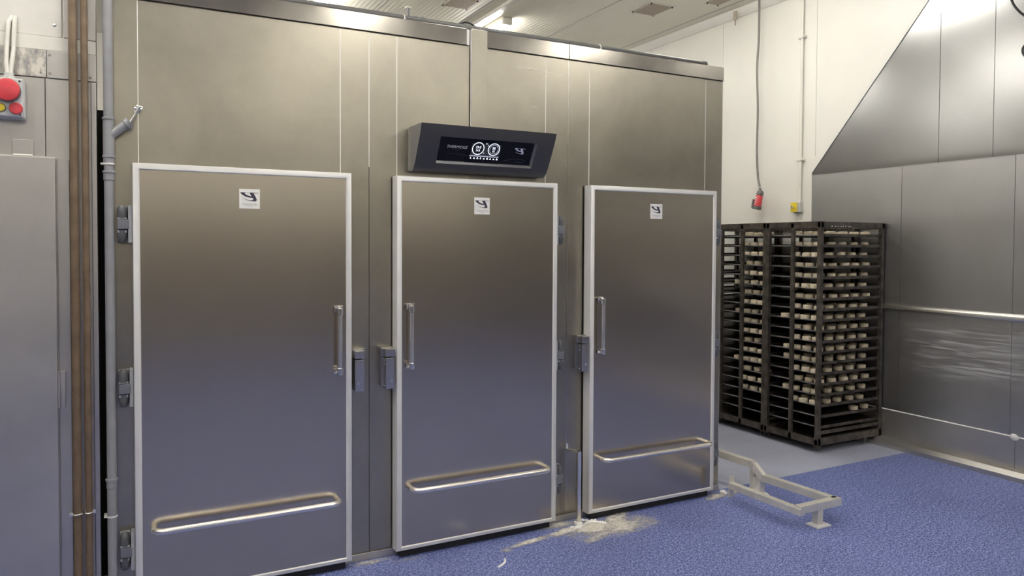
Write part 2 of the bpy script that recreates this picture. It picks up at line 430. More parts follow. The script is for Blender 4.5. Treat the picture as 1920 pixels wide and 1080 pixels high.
build('wall_screw', mb, M['polished'], wa)
build('steel_panel', MB().box(XL, -.300, -.004, .012, 0, 2.353, .002), M['steel_old'], wa)
build('steel_panel', MB().box(-.297, -.106, -.004, .012, 0, 2.353, .002), M['steel_old'], wa)
build('edge_channel', MB().box(-.128, -.106, -.010, .06, 0, 2.353, .004), M['steel_old'], wa)
# steel door leaf, far left
d1 = single('door_1', MB().box(-1.25, -.262, -.045, -.008, .02, 2.013, .003), M['steel_old'], 'plain grey steel door leaf at the far left', 'door', kind='structure')
build('door_frame', MB().box(-.258, -.212, -.014, -.005, 0, 2.011, .002).box(-1.25, -.258, -.010, -.004, 0, 2.02, .002), M['steel_old'], d1)
build('gap_dark_board', MB().box(-.60, -.076, .40, .43, 0, 2.30), M['rubber_shade'], wa)  # black board put in to keep the gap beside the cabinet dark
hg = MB().box(-.260, -.234, -.032, -.012, .941, 1.096, .002); hg.cyl((-.258, -.036, .941), (-.258, -.036, 1.096), .006, 12)
build('hinge', hg, M['steel_old'], d1)
mb = MB()
random.seed(3)
# cover plate
t = Thing('cover_plate', 'small blank steel cover plate above the grey door leaf', 'cover plate', (-.379, -.004, 2.021))
t.part('plate', MB().box(-.417, -.342, -.022, -.004, 2.021, 2.086, .003), M['steel_old'])
t.part('lip', MB().box(-.415, -.345, -.026, -.006, 2.017, 2.024, .002), M['sealant'])

# emergency stop box
t = Thing('emergency_stop_box', 'grey control box with a large red emergency stop button', 'control box', (-.46, -.004, 2.165))
bx = t.part('housing', MB().box(-.565, -.368, -.070, -.004, 2.165, 2.331, .010, seg=3), M['grey_plastic'])
lid = t.part('lid', MB().box(-.561, -.372, -.080, -.069, 2.169, 2.327, .006, seg=3), M['grey_plastic'])
for x in (-.552, -.382):
    for z in (2.180, 2.316): t.part('screw', MB().cyl((x, -.0795, z), (x, -.0815, z), .0045, 12), M['black'], lid)
e = t.part('emergency_button', MB().cyl((-.423, -.078, 2.274), (-.423, -.100, 2.274), .030, 28).lathe([(.030, .018), (.0445, .022), (.046, .030), (.043, .036), (.030, .040), (.0, .041)], (-.423, -.078, 2.274), (0, -1, 0), 36), M['red'])
t.part('shadow_ring', MB().lathe([(.034, .0), (.047, .001), (.0478, .022), (.0445, .024)], (-.423, -.079, 2.274), (0, -1, 0), 36), M['dark_grey'], e)
mb = MB()
for i in range(-3, 4): mb.lathe([(.0, .0008), (.0014, 0)], (-.423 + i * .006, -.119, 2.274 - i * .0016), (0, -1, 0), 6)
t.part('dotted_mark', mb, M['dark_grey'], e)
y_ = t.part('reset_button', MB().lathe([(.0165, 0), (.0165, .008), (.013, .011), (.0, .0115)], (-.449, -.079, 2.203), (0, -1, 0), 24), M['yellow'], label='yellow round push button')
t.part('bezel', MB().lathe([(.0165, 0), (.0195, 0), (.0195, .005), (.0165, .006)], (-.449, -.079, 2.203), (0, -1, 0), 24), M['dark_grey'], y_)
r_ = t.part('stop_button', MB().lathe([(.0245, 0), (.0245, .010), (.021, .014), (.0, .015)], (-.395, -.079, 2.203), (0, -1, 0), 28), M['red'], label='smaller red push button')
t.part('bezel', MB().lathe([(.0245, 0), (.0265, 0), (.0265, .006), (.0245, .007)], (-.395, -.079, 2.203), (0, -1, 0), 24), M['grey_plastic'], r_)
mb = MB().box(-.492, -.434, -.0812, -.079, 2.176, 2.188)
mb.text('RESET', lambda a, b: (-.463 + a, -.0816, 2.182 + b), .0085, 1)
t.part('legend_plate', mb, [M['sticker'], M['print_dark']], lid)
t.part('legend_strip', MB().box(-.47, -.432, -.0806, -.079, 2.229, 2.233), M['print_mid'], lid)
gl = t.part('cable_gland', MB().lathe([(.0, 0), (.024, 0), (.024, .012), (.019, .014), (.019, .026), (.0, .028)], (-.423, -.035, 2.328), (0, 0, 1), 6), M['grey_plastic'])
for (dx, k) in ((-.010, 0), (.010, 1)):
    pts = [(-.423 + dx * .5, -.035, 2.35), (-.423 + dx, -.033, 2.40), (-.420 + dx * 1.2, -.020, 2.46), (-.418 + dx * 1.1, -.012, 2.52), (-.415 + dx, -.008, 2.575), (-.408 + dx * .4, .006, 2.60)]
    t.part('cable', MB().tube(pts, .0085, 10), M['cable_white'])

# two brown pipes
for (x, r, lab) in ((-.192, .0170, 'thicker brown pipe running up the wall, left of the pair'), (-.1495, .0145, 'thinner dented brown pipe running up the wall, right of the pair')):
    t = Thing('brown_pipe', lab, 'pipe', (x, -.05, 0), 'brown pipes on the left wall')
    pts = [(x, -.05, 0)]
    if r < .016:
        z = .05
        while z < 4.05:
            k = 1.0 if 1.25 < z < 1.75 else .15
            pts.append((x + random.uniform(-1, 1) * .0008 * k, -.05, z)); z += .035
    pts.append((x, -.05, CEIL))
    rs = [r] + [r * (1 - (random.random() ** 2) * (.10 if 1.25 < p[2] < 1.75 else .01)) for p in pts[1:-1]] + [r]
    t.part('pipe', MB().tube(pts, rs, 18), M['brown_pipe'])
    for z in (.475, 3.2):
        mb = MB().tube([(x + (r + .002) * math.cos(a), -.05 + (r + .002) * math.sin(a), z) for a in [2 * PI * k / 20 for k in range(21)]], .0035, 8)
        mb.box(x - r - .016, x - r, -.052, -.046, z - .008, z + .008, .001).box(x + r, x + r + .012, -.052, -.046, z - .008, z + .008, .001)
        mb.cyl((x - r - .010, -.060, z), (x - r - .010, -.004, z), .003, 8)
        t.part('pipe_clamp', mb, M['polished'])

# ------------------------------------------------------------------ proving cabinet
cab = Thing('proving_cabinet', 'large stainless walk-in cabinet with three steel doors', 'proving cabinet', (1.745, 1.4, 0))
cab.part('core', MB().box(PX0 + .004, PX1 - .004, .012, 2.8, .02, PTOP - .004), M['sealant'])
cab.part('roof_panel', MB().box(PX0, PX1, .004, 2.8, PTOP - .004, PTOP, 0), M['steel_old'])
cab.part('side_panel', MB().box(PX1 - .006, PX1, .001, 2.8, 0, PTOP, 0), M['cream'])  # unseen side, made cream to brighten its reflection in the steel wall
cab.part('side_panel', MB().box(PX0, PX0 + .006, .001, 2.8, 0, PTOP, 0), M['steel_wall'])
xs = [PX0, .058, .979, 1.1295, 1.280, 1.702]
xs2 = [1.805, 2.189, 2.344, 2.494, 3.411, PX1]
for L_ in (xs, xs2):
    for a, b_ in zip(L_[:-1], L_[1:]):
        cab.part('wall_panel', MB().box(a + .0013, b_ - .0013, 0, .014, .042, FAS - .002, .0008, seg=1), M['steel_wall'])
cab.part('wall_panel', MB().box(1.7033, 1.8037, 0, .014, .042, 2.271, .0008, seg=1), M['steel_wall'])
for a, b_ in ((PX0, 1.680), (1.805, 2.344), (2.344, PX1)):
    cab.part('fascia_panel', MB().box(a + .001, b_ - .001, -.010, .03, FAS + .002, PTOP + .002, .002), M['steel_fascia'])
cab.part('seam_bead', MB().box(1.1278, 1.1312, -.0012, .004, 2.05, FAS - .004), M['sealant'])
for sx_, m_ in ((.058, 'sealant'), (.979, 'sealant'), (1.280, 'sealant'), (2.189, 'sealant'), (2.344, 'latch'), (2.494, 'sealant'), (3.411, 'frame')):
    cab.part('seam_bead', MB().box(sx_ - .0017, sx_ + .0017, -.0012, .004, .045, FAS - .004), M[m_])
cab.part('cover_strip', MB().box(1.705, 1.803, -.016, .03, 2.272, PTOP + .004, .002), M['steel_wall'])
cab.part('corner_angle', MB().box(1.682, 1.700, -.004, .02, FAS + .002, PTOP, .003), M['frame'])
cab.part('plinth', MB().box(PX0, PX1, -.010, .02, 0, .040, .003), M['steel_old'])
cab.part('joint_strip', MB().tube([(1.7045, -.010, 2.275), (1.7045, -.010, PTOP)], .0032, 6), M['frame'])

GOUT = [(205, 372), (820, 378), (820, 392), (645, 398), (700, 490), (757, 620), (745, 665), (710, 685), (560, 681), (450, 655), (350, 615), (262, 572), (350, 603), (450, 638), (540, 652), (615, 642), (640, 610), (630, 575), (600, 562), (480, 552), (370, 522), (280, 470), (215, 420), (200, 390)]
GIN = [(345, 392), (370, 382), (505, 382), (580, 507), (480, 490), (390, 455), (345, 410)]
def emblem(mb, to3, s, mi):
    """swooping letter mark, centred, s = width"""
    k = s / 620.0
    f = lambda l: [((a - 510) * k, (530 - b) * k) for a, b in l]
    mb.flat([f(GOUT), f(GIN)], to3, mi)

ZB, ZT, YD = .0415, 2.006, -.081
def rect(a, b, c, d, y): return [(a, y, c), (b, y, c), (b, y, d), (a, y, d)]
def arc_path(x0, x1, ya, yb, z, R):
    """from (x0,ya) out to yb along to x1 and back to ya"""
    P = [(x0, ya, z)]
    for k in range(9):
        a = PI / 2 * k / 8; P.append((x0 + R - R * math.cos(a), yb + R - R * math.sin(a), z))
    for k in range(9):
        a = PI / 2 * k / 8; P.append((x1 - R + R * math.sin(a), yb + R - R * math.cos(a), z))
    P.append((x1, ya, z)); return P
def make_door(xl, xr, hinge, handle_x, sticker_x, latch, lab):
    w = .030
    mb = MB().loft([rect(xl, xr, ZB, ZT, -.012), rect(xl, xr, ZB, ZT, YD + .010), rect(xl + .003, xr - .003, ZB + .003, ZT - .003, YD + .003), rect(xl + .010, xr - .010, ZB + .010, ZT - .010, YD),
                    rect(xl + w - .004, xr - w + .004, ZB + w - .010, ZT - w + .004, YD), rect(xl + w, xr - w, ZB + w - .006, ZT - w, YD + .004), rect(xl + w, xr - w, ZB + w - .006, ZT - w, YD + .008)])
    mb2 = MB().box(xl + .004, xr - .004, YD + .006, -.012, ZB + .004, ZT - .004)
    d = cab.part('door', mb2, M['steel_door'], label=lab)
    cab.part('edge_frame', mb, M['frame'], d)
    cab.part('gasket', MB().box(xl + .012, xr - .012, -.0125, .001, ZB + .02, ZT - .02), M['rubber_shade'], d)
    cab.part('under_door_strip', MB().box(xl + .03, xr - .03, -.055, -.011, .004, ZB + .004), M['rubber_shade'], d)  # black strip put in for the dark gap under the door
    # bumper rail
    x0, x1 = xl + .075, xr - .078
    cab.part('kick_rail', MB().tube(arc_path(x0, x1, YD + .006, -.150, .372, .045), .0145, 18), M['polished'], d)
    # pull handle: tube held by two angled fittings
    hx = handle_x
    mb = MB().cyl((hx, -.117, 1.012), (hx, -.117, 1.325), .0115, 20)
    for z, sgn in ((1.318, 1), (1.022, -1)):
        mb.cyl((hx, -.117, z - .020), (hx, -.117, z + .016), .0145, 20, 1, .003)
        mb.tube([(hx, -.117, z + .004 * sgn), (hx, -.106, z + .014 * sgn), (hx, YD, z + .018 * sgn)], [.0125, .010, .009], 14, 1)
        mb.box(hx - .021, hx + .021, YD - .010, YD, z + .006 * sgn - .013, z + .006 * sgn + .013, .002, 1)
        mb.box(hx - .024, hx + .024, YD - .013, YD, z + (.024 if sgn > 0 else -.012) - .002, z + (.024 if sgn > 0 else -.012) + .002, .001, 1)
    cab.part('handle', mb, [M['polished'], M['chrome']], d)
    # sticker with emblem and lettering
    s0, s1, z0, z1 = sticker_x - .0465, sticker_x + .0465, 1.816, 1.908
    mb = MB().box(s0, s1, YD + .0048, YD + .0062, z0, z1)
    yy = YD + .0044
    emblem(mb, lambda a, b: (sticker_x + a, yy, 1.871 + b), .082, 1)
    mb.text('THERMOGEL', lambda a, b: (sticker_x + a, yy, 1.835 + b), .0125, 2, 1.02, shear=.2)
    mb.box(sticker_x - .012, sticker_x + .012, yy, yy + .0005, 1.8262, 1.8275, 0, 2)
    cab.part('sticker', mb, [M['sticker'], M['print_dark'], M['print_mid']], d, label='white square sticker with dark swooping emblem')
    # hinges
    s = -1 if hinge == 'l' else 1
    xe = xl if hinge == 'l' else xr
    for (za, zb) in ((1.653, 1.818), (.922, 1.090), (.188, .358)):
        X = lambda u: xe + s * u
        mb = MB()
        bx_ = lambda u0, u1, y0, y1, z0, z1, bev, mi: mb.box(min(X(u0), X(u1)), max(X(u0), X(u1)), y0, y1, z0, z1, bev, mi)
        bx_(.001, .017, -.062, .0, za, zb, .002, 0)                      # mounting leaf by the door edge
        bx_(.019, .062, -.034, .0, za + .004, zb - .004, .004, 0)        # back body
        h = zb - za
        cx = X(.041)
        def cap(z0, z1, mi, taper):
            n = 10; ls = []
            for q in range(n + 1):
                f = q / n; z = z0 + (z1 - z0) * f
                rr = .021 * math.sqrt(max(0.02, 1 - max(0, (f - .35) / .65) ** 2 * taper))
                ls.append([(cx + rr * math.sin(a), -.034 - rr * 1.35 * max(0, math.cos(a)), z) for a in [-PI / 2 + PI * k / 12 for k in range(13)]])
            mb.loft(ls, mi, closed=False); mb.add(ls[0], [tuple(range(13))], mi); mb.add(ls[-1], [tuple(range(13))], mi)
        cap(za + h * .66, zb, 1, .62)
        cap(za + h * .34, za, 1, .62)
        bx_(.022, .060, -.058, -.03, za + h * .63, za + h * .67, .001, 0)
        bx_(.022, .060, -.058, -.03, za + h * .26, za + h * .34, .003, 0)
        bx_(.012, .058, -.064, -.028, za + h * .36, za + h * .62, .003, 2)
        cab.part('hinge', mb, [M['hinge_grey'], M['hinge_dark'], M['hinge_mid']], d)
    # latch on the frame beside the free edge
    s = 1 if hinge == 'l' else -1
    xe = xr if hinge == 'l' else xl
    X = lambda u: xe + s * u
    mb = MB()
    bx_ = lambda u0, u1, y0, y1, z0, z1, bev, mi: mb.box(min(X(u0), X(u1)), max(X(u0), X(u1)), y0, y1, z0, z1, bev, mi)
    bx_(.014, .062, -.088, -.034, .905, 1.066, .003, 0)
    bx_(.012, .064, -.092, -.034, 1.072, 1.112, .003, 0)
    bx_(.010, .075, -.050, 0, 1.070, 1.118, .002, 0)
    bx_(.018, .070, -.034, 0, .912, 1.066, .002, 0)
    for z in (.918, 1.030, 1.052, 1.086): mb.lathe([(.0, .0025), (.004, .002), (.005, 0)], (X(.062), -.062, z), (s, 0, 0), 8, 1)
    mb.lathe([(.0, .002), (.007, .0015), (.008, 0)], (X(.03), -.088, .945), (0, -1, 0), 12, 1)
    cab.part('latch', mb, [M['latch'], M['chrome']], d)
    return d
make_door(.0305, 1.0165, 'l', .945, .5255, True, 'first steel door, hinged at its outer edge beside the grey pipe')
make_door(1.2525, 2.2285, 'r', 1.322, 1.7435, True, 'middle steel door below the screen unit')
make_door(2.4565, 3.4455, 'r', 2.527, 2.9485, True, 'steel door at the end nearest the racks')

mb = MB().tube([(1.985, -.0006, 2.655), (2.085, -.0006, 2.662), (2.19, -.0006, 2.655), (2.31, -.0006, 2.650)], [.0004, .0014, .0008, .0003], 6).tube([(2.09, -.0006, 2.446), (2.13, -.0006, 2.445)], .0005, 6)
cab.part('scratch', mb, M['sealant'])
# ------------------------------------------------------------------ control unit above the middle door
cu = Thing('control_unit', 'charcoal control unit with a touch screen above the middle door', 'control unit', (1.741, 0, 2.03))
x1, x2 = 1.342, 2.142
Pf = [(-.200, 2.267), (-.196, 2.255), (-.187, 2.232), (-.1765, 2.208), (-.106, 2.078), (-.088, 2.056), (-.072, 2.040), (-.060, 2.0345)]
wx0, wx1 = 1.458, 2.034
mb = MB()
cols = [x1, wx0, wx1, x2]
vs = [(x, y, z) for (y, z) in Pf for x in cols]; fs = []
for i in range(len(Pf) - 1):
    for k in range(3):
        if i == 3 and k == 1: continue
        fs.append((i * 4 + k, i * 4 + k + 1, (i + 1) * 4 + k + 1, (i + 1) * 4 + k))
mb.add(vs, fs, 0)
YBK = -.020
mb.add([(x1, *Pf[0]), (x2, *Pf[0]), (x2, YBK, 2.268), (x1, YBK, 2.268)], [(0, 1, 2, 3)], 0)
mb.add([(x1, *Pf[-1]), (x2, *Pf[-1]), (x2, YBK, 2.036), (x1, YBK, 2.036)], [(0, 1, 2, 3)], 0)
for x in (x1, x2):
    pl = [(YBK, 2.268)] + Pf + [(YBK, 2.036)]
    mb.flat([pl], lambda a, b, x=x: (x, a, b), 1)
# recess
w0, w1 = Vector((0, *Pf[3])), Vector((0, *Pf[4]))
dn = (w1 - w0).normalized(); nn = Vector((0, -dn.z, dn.y))
if nn.y > 0: nn = -nn
ins = -nn * .016
R0 = [Vector((wx0, 0, 0)) + w0, Vector((wx1, 0, 0)) + w0, Vector((wx1, 0, 0)) + w1, Vector((wx0, 0, 0)) + w1]
R1 = [R0[0] + ins, R0[1] + ins + Vector((-.010, 0, 0)), R0[2] + ins + Vector((-.010, 0, 0)) - dn * .010, R0[3] + ins - dn * .010]
mb.loft([R0, R1], 2)
hs = cu.part('housing', mb, [M['unit'], M['unit_side'], M['unit_lip']])
cu.part('wall_bracket', MB().box(x1 + .003, x2 - .003, -.020, 0, 2.040, 2.264, .003).box(x1 + .001, x1 + .006, -.0205, -.004, 2.208, 2.2095), M['unit_light'])
gw, gh = (R1[1] - R1[0]).length, (R1[3] - R1[0]).length
ctr = (R1[0] + R1[1] + R1[2] + R1[3]) / 4
ux = Vector((1, 0, 0)); uy = -dn
def on(o=.0): return lambda a, b: tuple(ctr + ux * a + uy * b + nn * o)
mb = MB().prism([(-gw / 2, -gh / 2), (gw / 2, -gh / 2), (gw / 2, gh / 2), (-gw / 2, gh / 2)], on(.001), nn * -.006)
gl = cu.part('screen_glass', mb, M['glass'])
hw = gw / 2
mb = MB().text('THERMOGEL', lambda a, b: on(.0016)(a - hw * .60, b + .012), .0215, 0, 1.05, shear=.2)
mb.flat([[(-hw * .68, -.0015), (-hw * .52, -.0015), (-hw * .52, -.0005), (-hw * .68, -.0005)]], on(.0016), 1)
mb.flat([[(-hw * .63, -.0075), (-hw * .57, -.0075), (-hw * .57, -.0065), (-hw * .63, -.0065)]], on(.0016), 1)
cu.part('brand_lettering', mb, [M['print_white'], M['print_grey']], gl)
mb = MB(); emblem(mb, lambda a, b: on(.0016)(a + hw * .715, b + .012), .066, 0)
cu.part('emblem', mb, M['print_light'], gl)
mb = MB()
mb.tube([on(.0016)(a, -.045 + .020 * math.cos((a + hw * .80) / (hw * .75) * PI / 2)) for a in [-hw * .80 + hw * .50 * k / 14 for k in range(15)]], .0007, 6)
mb.tube([on(.0016)(a, -.048 + .014 * math.sin(PI * (a - hw * .42) / (hw * .56))) for a in [hw * .40 + hw * .50 * k / 14 for k in range(15)]], .0007, 6)
mb.tube([on(.0016)(hw * .66, -.052), on(.0016)(hw * .86, -.052)], .0008, 6)
cu.part('swoosh_line', mb, M['print_grey'], gl)
# touch screen module
dx = -hw * .02
mb = MB().prism([(dx - .108, -gh / 2 - .006), (dx + .092, -gh / 2 - .006), (dx + .092, gh / 2), (dx - .108, gh / 2)], on(.0020), nn * -.0015)
ts = cu.part('touch_screen', mb, M['glass'])
mb = MB()
mb.flat([[(dx - .085, -.030), (dx + .088, -.030), (dx + .088, .040), (dx - .085, .040)]], on(.0024), 2)
def ring(cx, cy, r0, r1, mi, o=.0030, n=40):
    A = [(cx + r0 * math.cos(2 * PI * k / n), cy + r0 * math.sin(2 * PI * k / n)) for k in range(n)]
    B = [(cx + r1 * math.cos(2 * PI * k / n), cy + r1 * math.sin(2 * PI * k / n)) for k in range(n)]
    f = on(o); mb.add([f(*p) for p in A] + [f(*p) for p in B], [(k, (k + 1) % n, (k + 1) % n + n, k + n) for k in range(n)], mi)
for (cx, a, b_) in ((dx - .046, '29.0', '24.8'), (dx + .048, '80', '82')):
    mb.flat([[(cx + .031 * math.cos(2 * PI * k / 32), .012 + .031 * math.sin(2 * PI * k / 32)) for k in range(32)]], on(.0027), 3)
    ring(cx, .012, .0315, .0355, 0)
    ring(cx, .012, .0235, .0260, 1 if cx > dx else 2)
    mb.text(a, lambda p, q: on(.0031)(p + cx, q + .019), .019, 0)
    mb.text(b_, lambda p, q: on(.0031)(p + cx, q + .001), .015, 0)
    mb.flat([[(cx - .014, .0095), (cx + .014, .0095), (cx + .014, .0105), (cx - .014, .0105)]], on(.0031), 1)
mb.flat([[(dx - .088, -.033), (dx + .086, -.033), (dx + .084, -.028), (dx - .090, -.028)]], on(.0028), 1)
for (a, b_) in ((dx - .006, .040), (dx + .001, .040), (dx + .009, .030), (dx - .010, -.014)):
    mb.flat([[(a, b_), (a + .004, b_), (a + .004, b_ + .004), (a, b_ + .004)]], on(.0031), 0)
for k in range(9):
    a = dx - .083 + k * .0195; h1, h2 = ((.010, .006), (.006, .010), (.010, .010))[k % 3]
    mb.flat([[(a, -.047), (a + .004 + h2 * .7, -.047), (a + .004 + h2 * .7, -.047 + .003), (a, -.047 + .003)]], on(.0028), 0)
    mb.flat([[(a + .002, -.044), (a + .002 + h2 * .6, -.044), (a + .002 + h2 * .6, -.044 + h1 * .7), (a + .002, -.044 + h1 * .7)]], on(.0028), 0)
cu.part('display', mb, [M['disp'], M['disp_grey'], M['disp_dim'], M['glass']], ts)
mb = MB(); mb.lathe([(.0, .0006), (.0022, 0)], on(.0025)(dx - .004, -.058), tuple(nn), 10)
cu.part('sensor_dot', mb, M['print_grey'], ts)

# ------------------------------------------------------------------ grey drain pipe at the cabinet's left corner, and the run on its roof
t = Thing('drain_pipe', 'grey plastic pipe rising at the cabinet corner, with a branch and tap', 'pipe', (-.060, -.038, 0))
R = .0195
t.part('pipe', MB().tube([(-.060, -.038, 0), (-.060, -.038, 2.826)], R, 24), M['pvc'])
def coll(z, n='collar', m='pvc'):
    t.part(n, MB().lathe([(R, -.02), (R + .0025, -.018), (R + .0025, .012), (R + .006, .014), (R + .006, .022), (R + .001, .024)], (-.060, -.038, z), (0, 0, 1), 24), M[m])
coll(2.178); coll(2.012); coll(1.945); coll(.585)
t.part('tee_body', MB().cyl((-.060, -.038, 2.035), (-.060, -.038, 2.17), R + .003, 24), M['pvc'])
bd = Vector((.072, 0, .060)).normalized(); b0 = Vector((-.060, -.040, 2.118))
br = t.part('branch', MB().tube([b0, b0 + bd * .02, b0 + bd * .085, b0 + bd * .087, b0 + bd * .108, b0 + bd * .109], [R - .001, R - .001, R, R + .005, R + .005, R - .002], 24), M['pvc'])
v0 = b0 + bd * .108; vd = Vector((.50, 0, .86)).normalized()
mb = MB().tube([v0 - bd * .01, v0 + bd * .006, v0 + vd * .060], .0062, 12)
mb.lathe([(.0, 0), (.010, 0), (.010, .012), (.007, .013), (.007, .022), (.011, .023), (.011, .034), (.006, .036), (.0, .037)], v0 + vd * .048, tuple(vd), 6, 1)
mb.tube([v0 + vd * .062 + Vector((-.012, 0, .012)), v0 + vd * .066, v0 + vd * .066 + Vector((.018, -.006, .004))], [.004, .005, .004], 8, 1)
mb.tube([v0 + vd * .080 + Vector((-.012, 0, .006)), v0 + vd * .080 + Vector((.012, -.002, -.002))], .0045, 8, 1)
t.part('tap', mb, [M['polished'], M['chrome']], br)
for z in (1.998, .440):
    mb = MB().lathe([(R + .001, -.004), (R + .0035, -.004), (R + .0035, .004), (R + .001, .004)], (-.060, -.038, z), (0, 0, 1), 24).box(-.092, -.080, -.045, .0, z - .004, z + .004, .001)
    t.part('pipe_clip', mb, M['pvc_white'])
# roof pipe
t = Thing('roof_pipe', 'backlit grey plastic pipe lying along the cabinet top edge', 'pipe', (1.7, .055, PTOP))
zc = PTOP + .0235
t.part('pipe', MB().tube([(-.040, .055, zc), (3.44, .055, zc)], .0195, 20), M['pvc_backlit'])
t.part('end_cap', MB().cyl((3.425, .055, zc), (3.462, .055, zc), .0225, 20, 0, .006), M['pvc_backlit'])
t.part('coupling', MB().tube([(1.392, .055, zc), (1.394, .055, zc), (1.432, .055, zc), (1.434, .055, zc), (1.446, .055, zc), (1.447, .055, zc)], [.0195, .022, .022, .0255, .0255, .0195], 20), M['pvc_backlit'])
for x in (1.336, 2.60):
    mb = MB().tube([(x, .055 + .0215 * math.cos(a), zc + .0215 * math.sin(a)) for a in [PI * 2 * k / 20 for k in range(21)]], .0028, 6).box(x - .005, x + .005, .033, .040, PTOP, zc, .001)
    t.part('pipe_clip', mb, M['pvc_white'])
# lettering printed along the pipe is too worn to read; loose cables on the roof
def bez(pts, n=10):
    """Catmull-Rom through the points"""
    P = [Vector(p) for p in pts]; P = [P[0]] + P + [P[-1]]; out = []
    for i in range(1, len(P) - 2):
        for k in range(n):
            u = k / n; a, b, c, d = P[i - 1], P[i], P[i + 1], P[i + 2]
            out.append(.5 * ((2 * b) + (c - a) * u + (2 * a - 5 * b + 4 * c - d) * u * u + (3 * b - a - 3 * c + d) * u ** 3))
    out.append(P[-2]); return out
mb = MB().tube(bez([(1.60, .10, PTOP + .006), (1.655, .10, PTOP + .020), (1.69, .11, PTOP + .060), (1.74, .12, PTOP + .078), (1.79, .12, PTOP + .062), (1.83, .11, PTOP + .02), (1.86, .14, PTOP + .006)]), .0045, 8)
single('looped_cable', mb, M['cable_black'], 'black cable arching over the cabinet top beside the cover strip', 'cable', (1.74, .11, PTOP), 'cables on the cabinet top')
mb = MB().tube(bez([(1.64, .09, PTOP + .005), (1.685, .09, PTOP + .035), (1.72, .10, PTOP + .045), (1.76, .10, PTOP + .03), (1.79, .09, PTOP + .005)]), .0045, 8)
single('looped_cable', mb, M['cable_grey'], 'lower grey cable loop under the black one on the cabinet top', 'cable', (1.72, .10, PTOP), 'cables on the cabinet top')

# ------------------------------------------------------------------ steel post between the doors, flour, scraps
t = Thing('guard_post', 'thin upright steel post on the floor between middle and end doors', 'post', (2.368, -.10, 0))
mb = MB().box(2.357, 2.381, -.112, -.088, .004, .440, .002)
t.part('post', mb, M['polished'])
a = Vector((2.369, -.10, .436)); b_ = Vector((2.340, 0, .436)); dd = (b_ - a).normalized()
t.part('arm', MB().obox((a + b_) / 2, ((b_ - a).length + .02, .024, .008), (dd, Vector((-dd.y, dd.x, 0)), Vector((0, 0, 1))), .001), M['polished'])
t.part('bolt', MB().box(2.334, 2.350, -.016, -.002, .430, .468, .002), M['chrome'])
t.part('base_collar', MB().box(2.350, 2.388, -.119, -.081, 0, .022, .004), M['sealant'])
# torn white film round the post's foot
mb = MB()
random.seed(5)
def strip(pts, w, h=.012):
    """a crumpled ribbon of film standing on the floor"""
    P = bez(pts, 8); vs = []; fs = []
    for i, p in enumerate(P):
        hh = h * (.6 + .8 * random.random()); d = (P[min(i + 1, len(P) - 1)] - P[max(i - 1, 0)]).normalized()
        nrm_ = Vector((-d.y, d.x, 0)) * w
        vs += [(p.x, p.y, p.z + .0005), (p.x + nrm_.x * .5, p.y + nrm_.y * .5, p.z + hh), (p.x + nrm_.x, p.y + nrm_.y, p.z + .0015)]
    for i in range(len(P) - 1):
        for k in range(2): fs.append((i * 3 + k, i * 3 + k + 1, i * 3 + k + 4, i * 3 + k + 3))
        fs.append((i * 3 + 2, i * 3, i * 3 + 3, i * 3 + 5))
    mb.add(vs, fs)
strip([(2.30, -.125, 0), (2.335, -.13, 0), (2.385, -.135, 0), (2.41, -.106, 0)], .010, .010)
strip([(2.40, -.13, 0), (2.435, -.106, 0), (2.47, -.110, 0), (2.50, -.135, 0), (2.52, -.165, 0)], .012, .014)
strip([(2.42, -.05, 0), (2.46, -.075, 0), (2.50, -.10, 0)], .010, .010)
strip([(2.305, -.155, 0), (2.33, -.145, 0), (2.36, -.15, 0)], .008, .012)
single('torn_film', mb, M['sealant'], 'torn white film crumpled round the foot of the thin post', 'film', (2.4, -.12, 0))
mb = MB(); strip([(1.76, -.315, 0), (1.745, -.345, 0), (1.715, -.370, 0), (1.685, -.385, 0)], .012, .008)
single('plastic_strip', mb, M['sealant'], 'short curled white strip lying on the blue floor', 'strip', (1.72, -.35, 0))
mb = MB()
bm = bmesh.new(); bmesh.ops.create_icosphere(bm, subdivisions=3, radius=.022)
for v in bm.verts:
    v.co *= 1 + .35 * noise.noise(v.co * 60); v.co.z = max(v.co.z * .8, -.010) + .010
mb.addbm(bm, 0, Matrix.Translation((3.535, -.075, 0)))
single('dough_lump', mb, M['crumb'], 'pale lump on the floor at the cabinet corner by the guard', 'lump', (3.535, -.075, 0))
# flour: many low patches, one object
def flour_patch(x0, x1, y0, y1, f, name, label, st=.0125):
    nx, ny = int((x1 - x0) / st), int((y1 - y0) / st)
    bm = bmesh.new(); lay = bm.verts.layers.float.new('cover'); grid = {}
    for i in range(nx + 1):
        for j in range(ny + 1):
            x, y = x0 + i * st, y0 + j * st
            c = f(x, y); n_ = noise.fractal(Vector((x * 9, y * 9, 3.3)), .8, 2.0, 5)
            c = max(0, min(1, c + .22 * n_ * min(1, c * 5)))
            v = bm.verts.new((x, y, .0012 + .004 * c)); v[lay] = c; grid[i, j] = v
    for i in range(nx):
        for j in range(ny):
            q = [grid[i, j], grid[i + 1, j], grid[i + 1, j + 1], grid[i, j + 1]]
            if max(v[lay] for v in q) > .03: bm.faces.new(q)
    bmesh.ops.delete(bm, geom=[v for v in bm.verts if not v.link_faces], context='VERTS')
    me = bpy.data.meshes.new(name); bm.to_mesh(me); bm.free(); me.materials.append(M['flour'])
    me.polygons.foreach_set('use_smooth', [True] * len(me.polygons))
    o = bpy.data.objects.new(name, me); COL.objects.link(o)
    return tag(o, label, 'flour', kind='stuff')
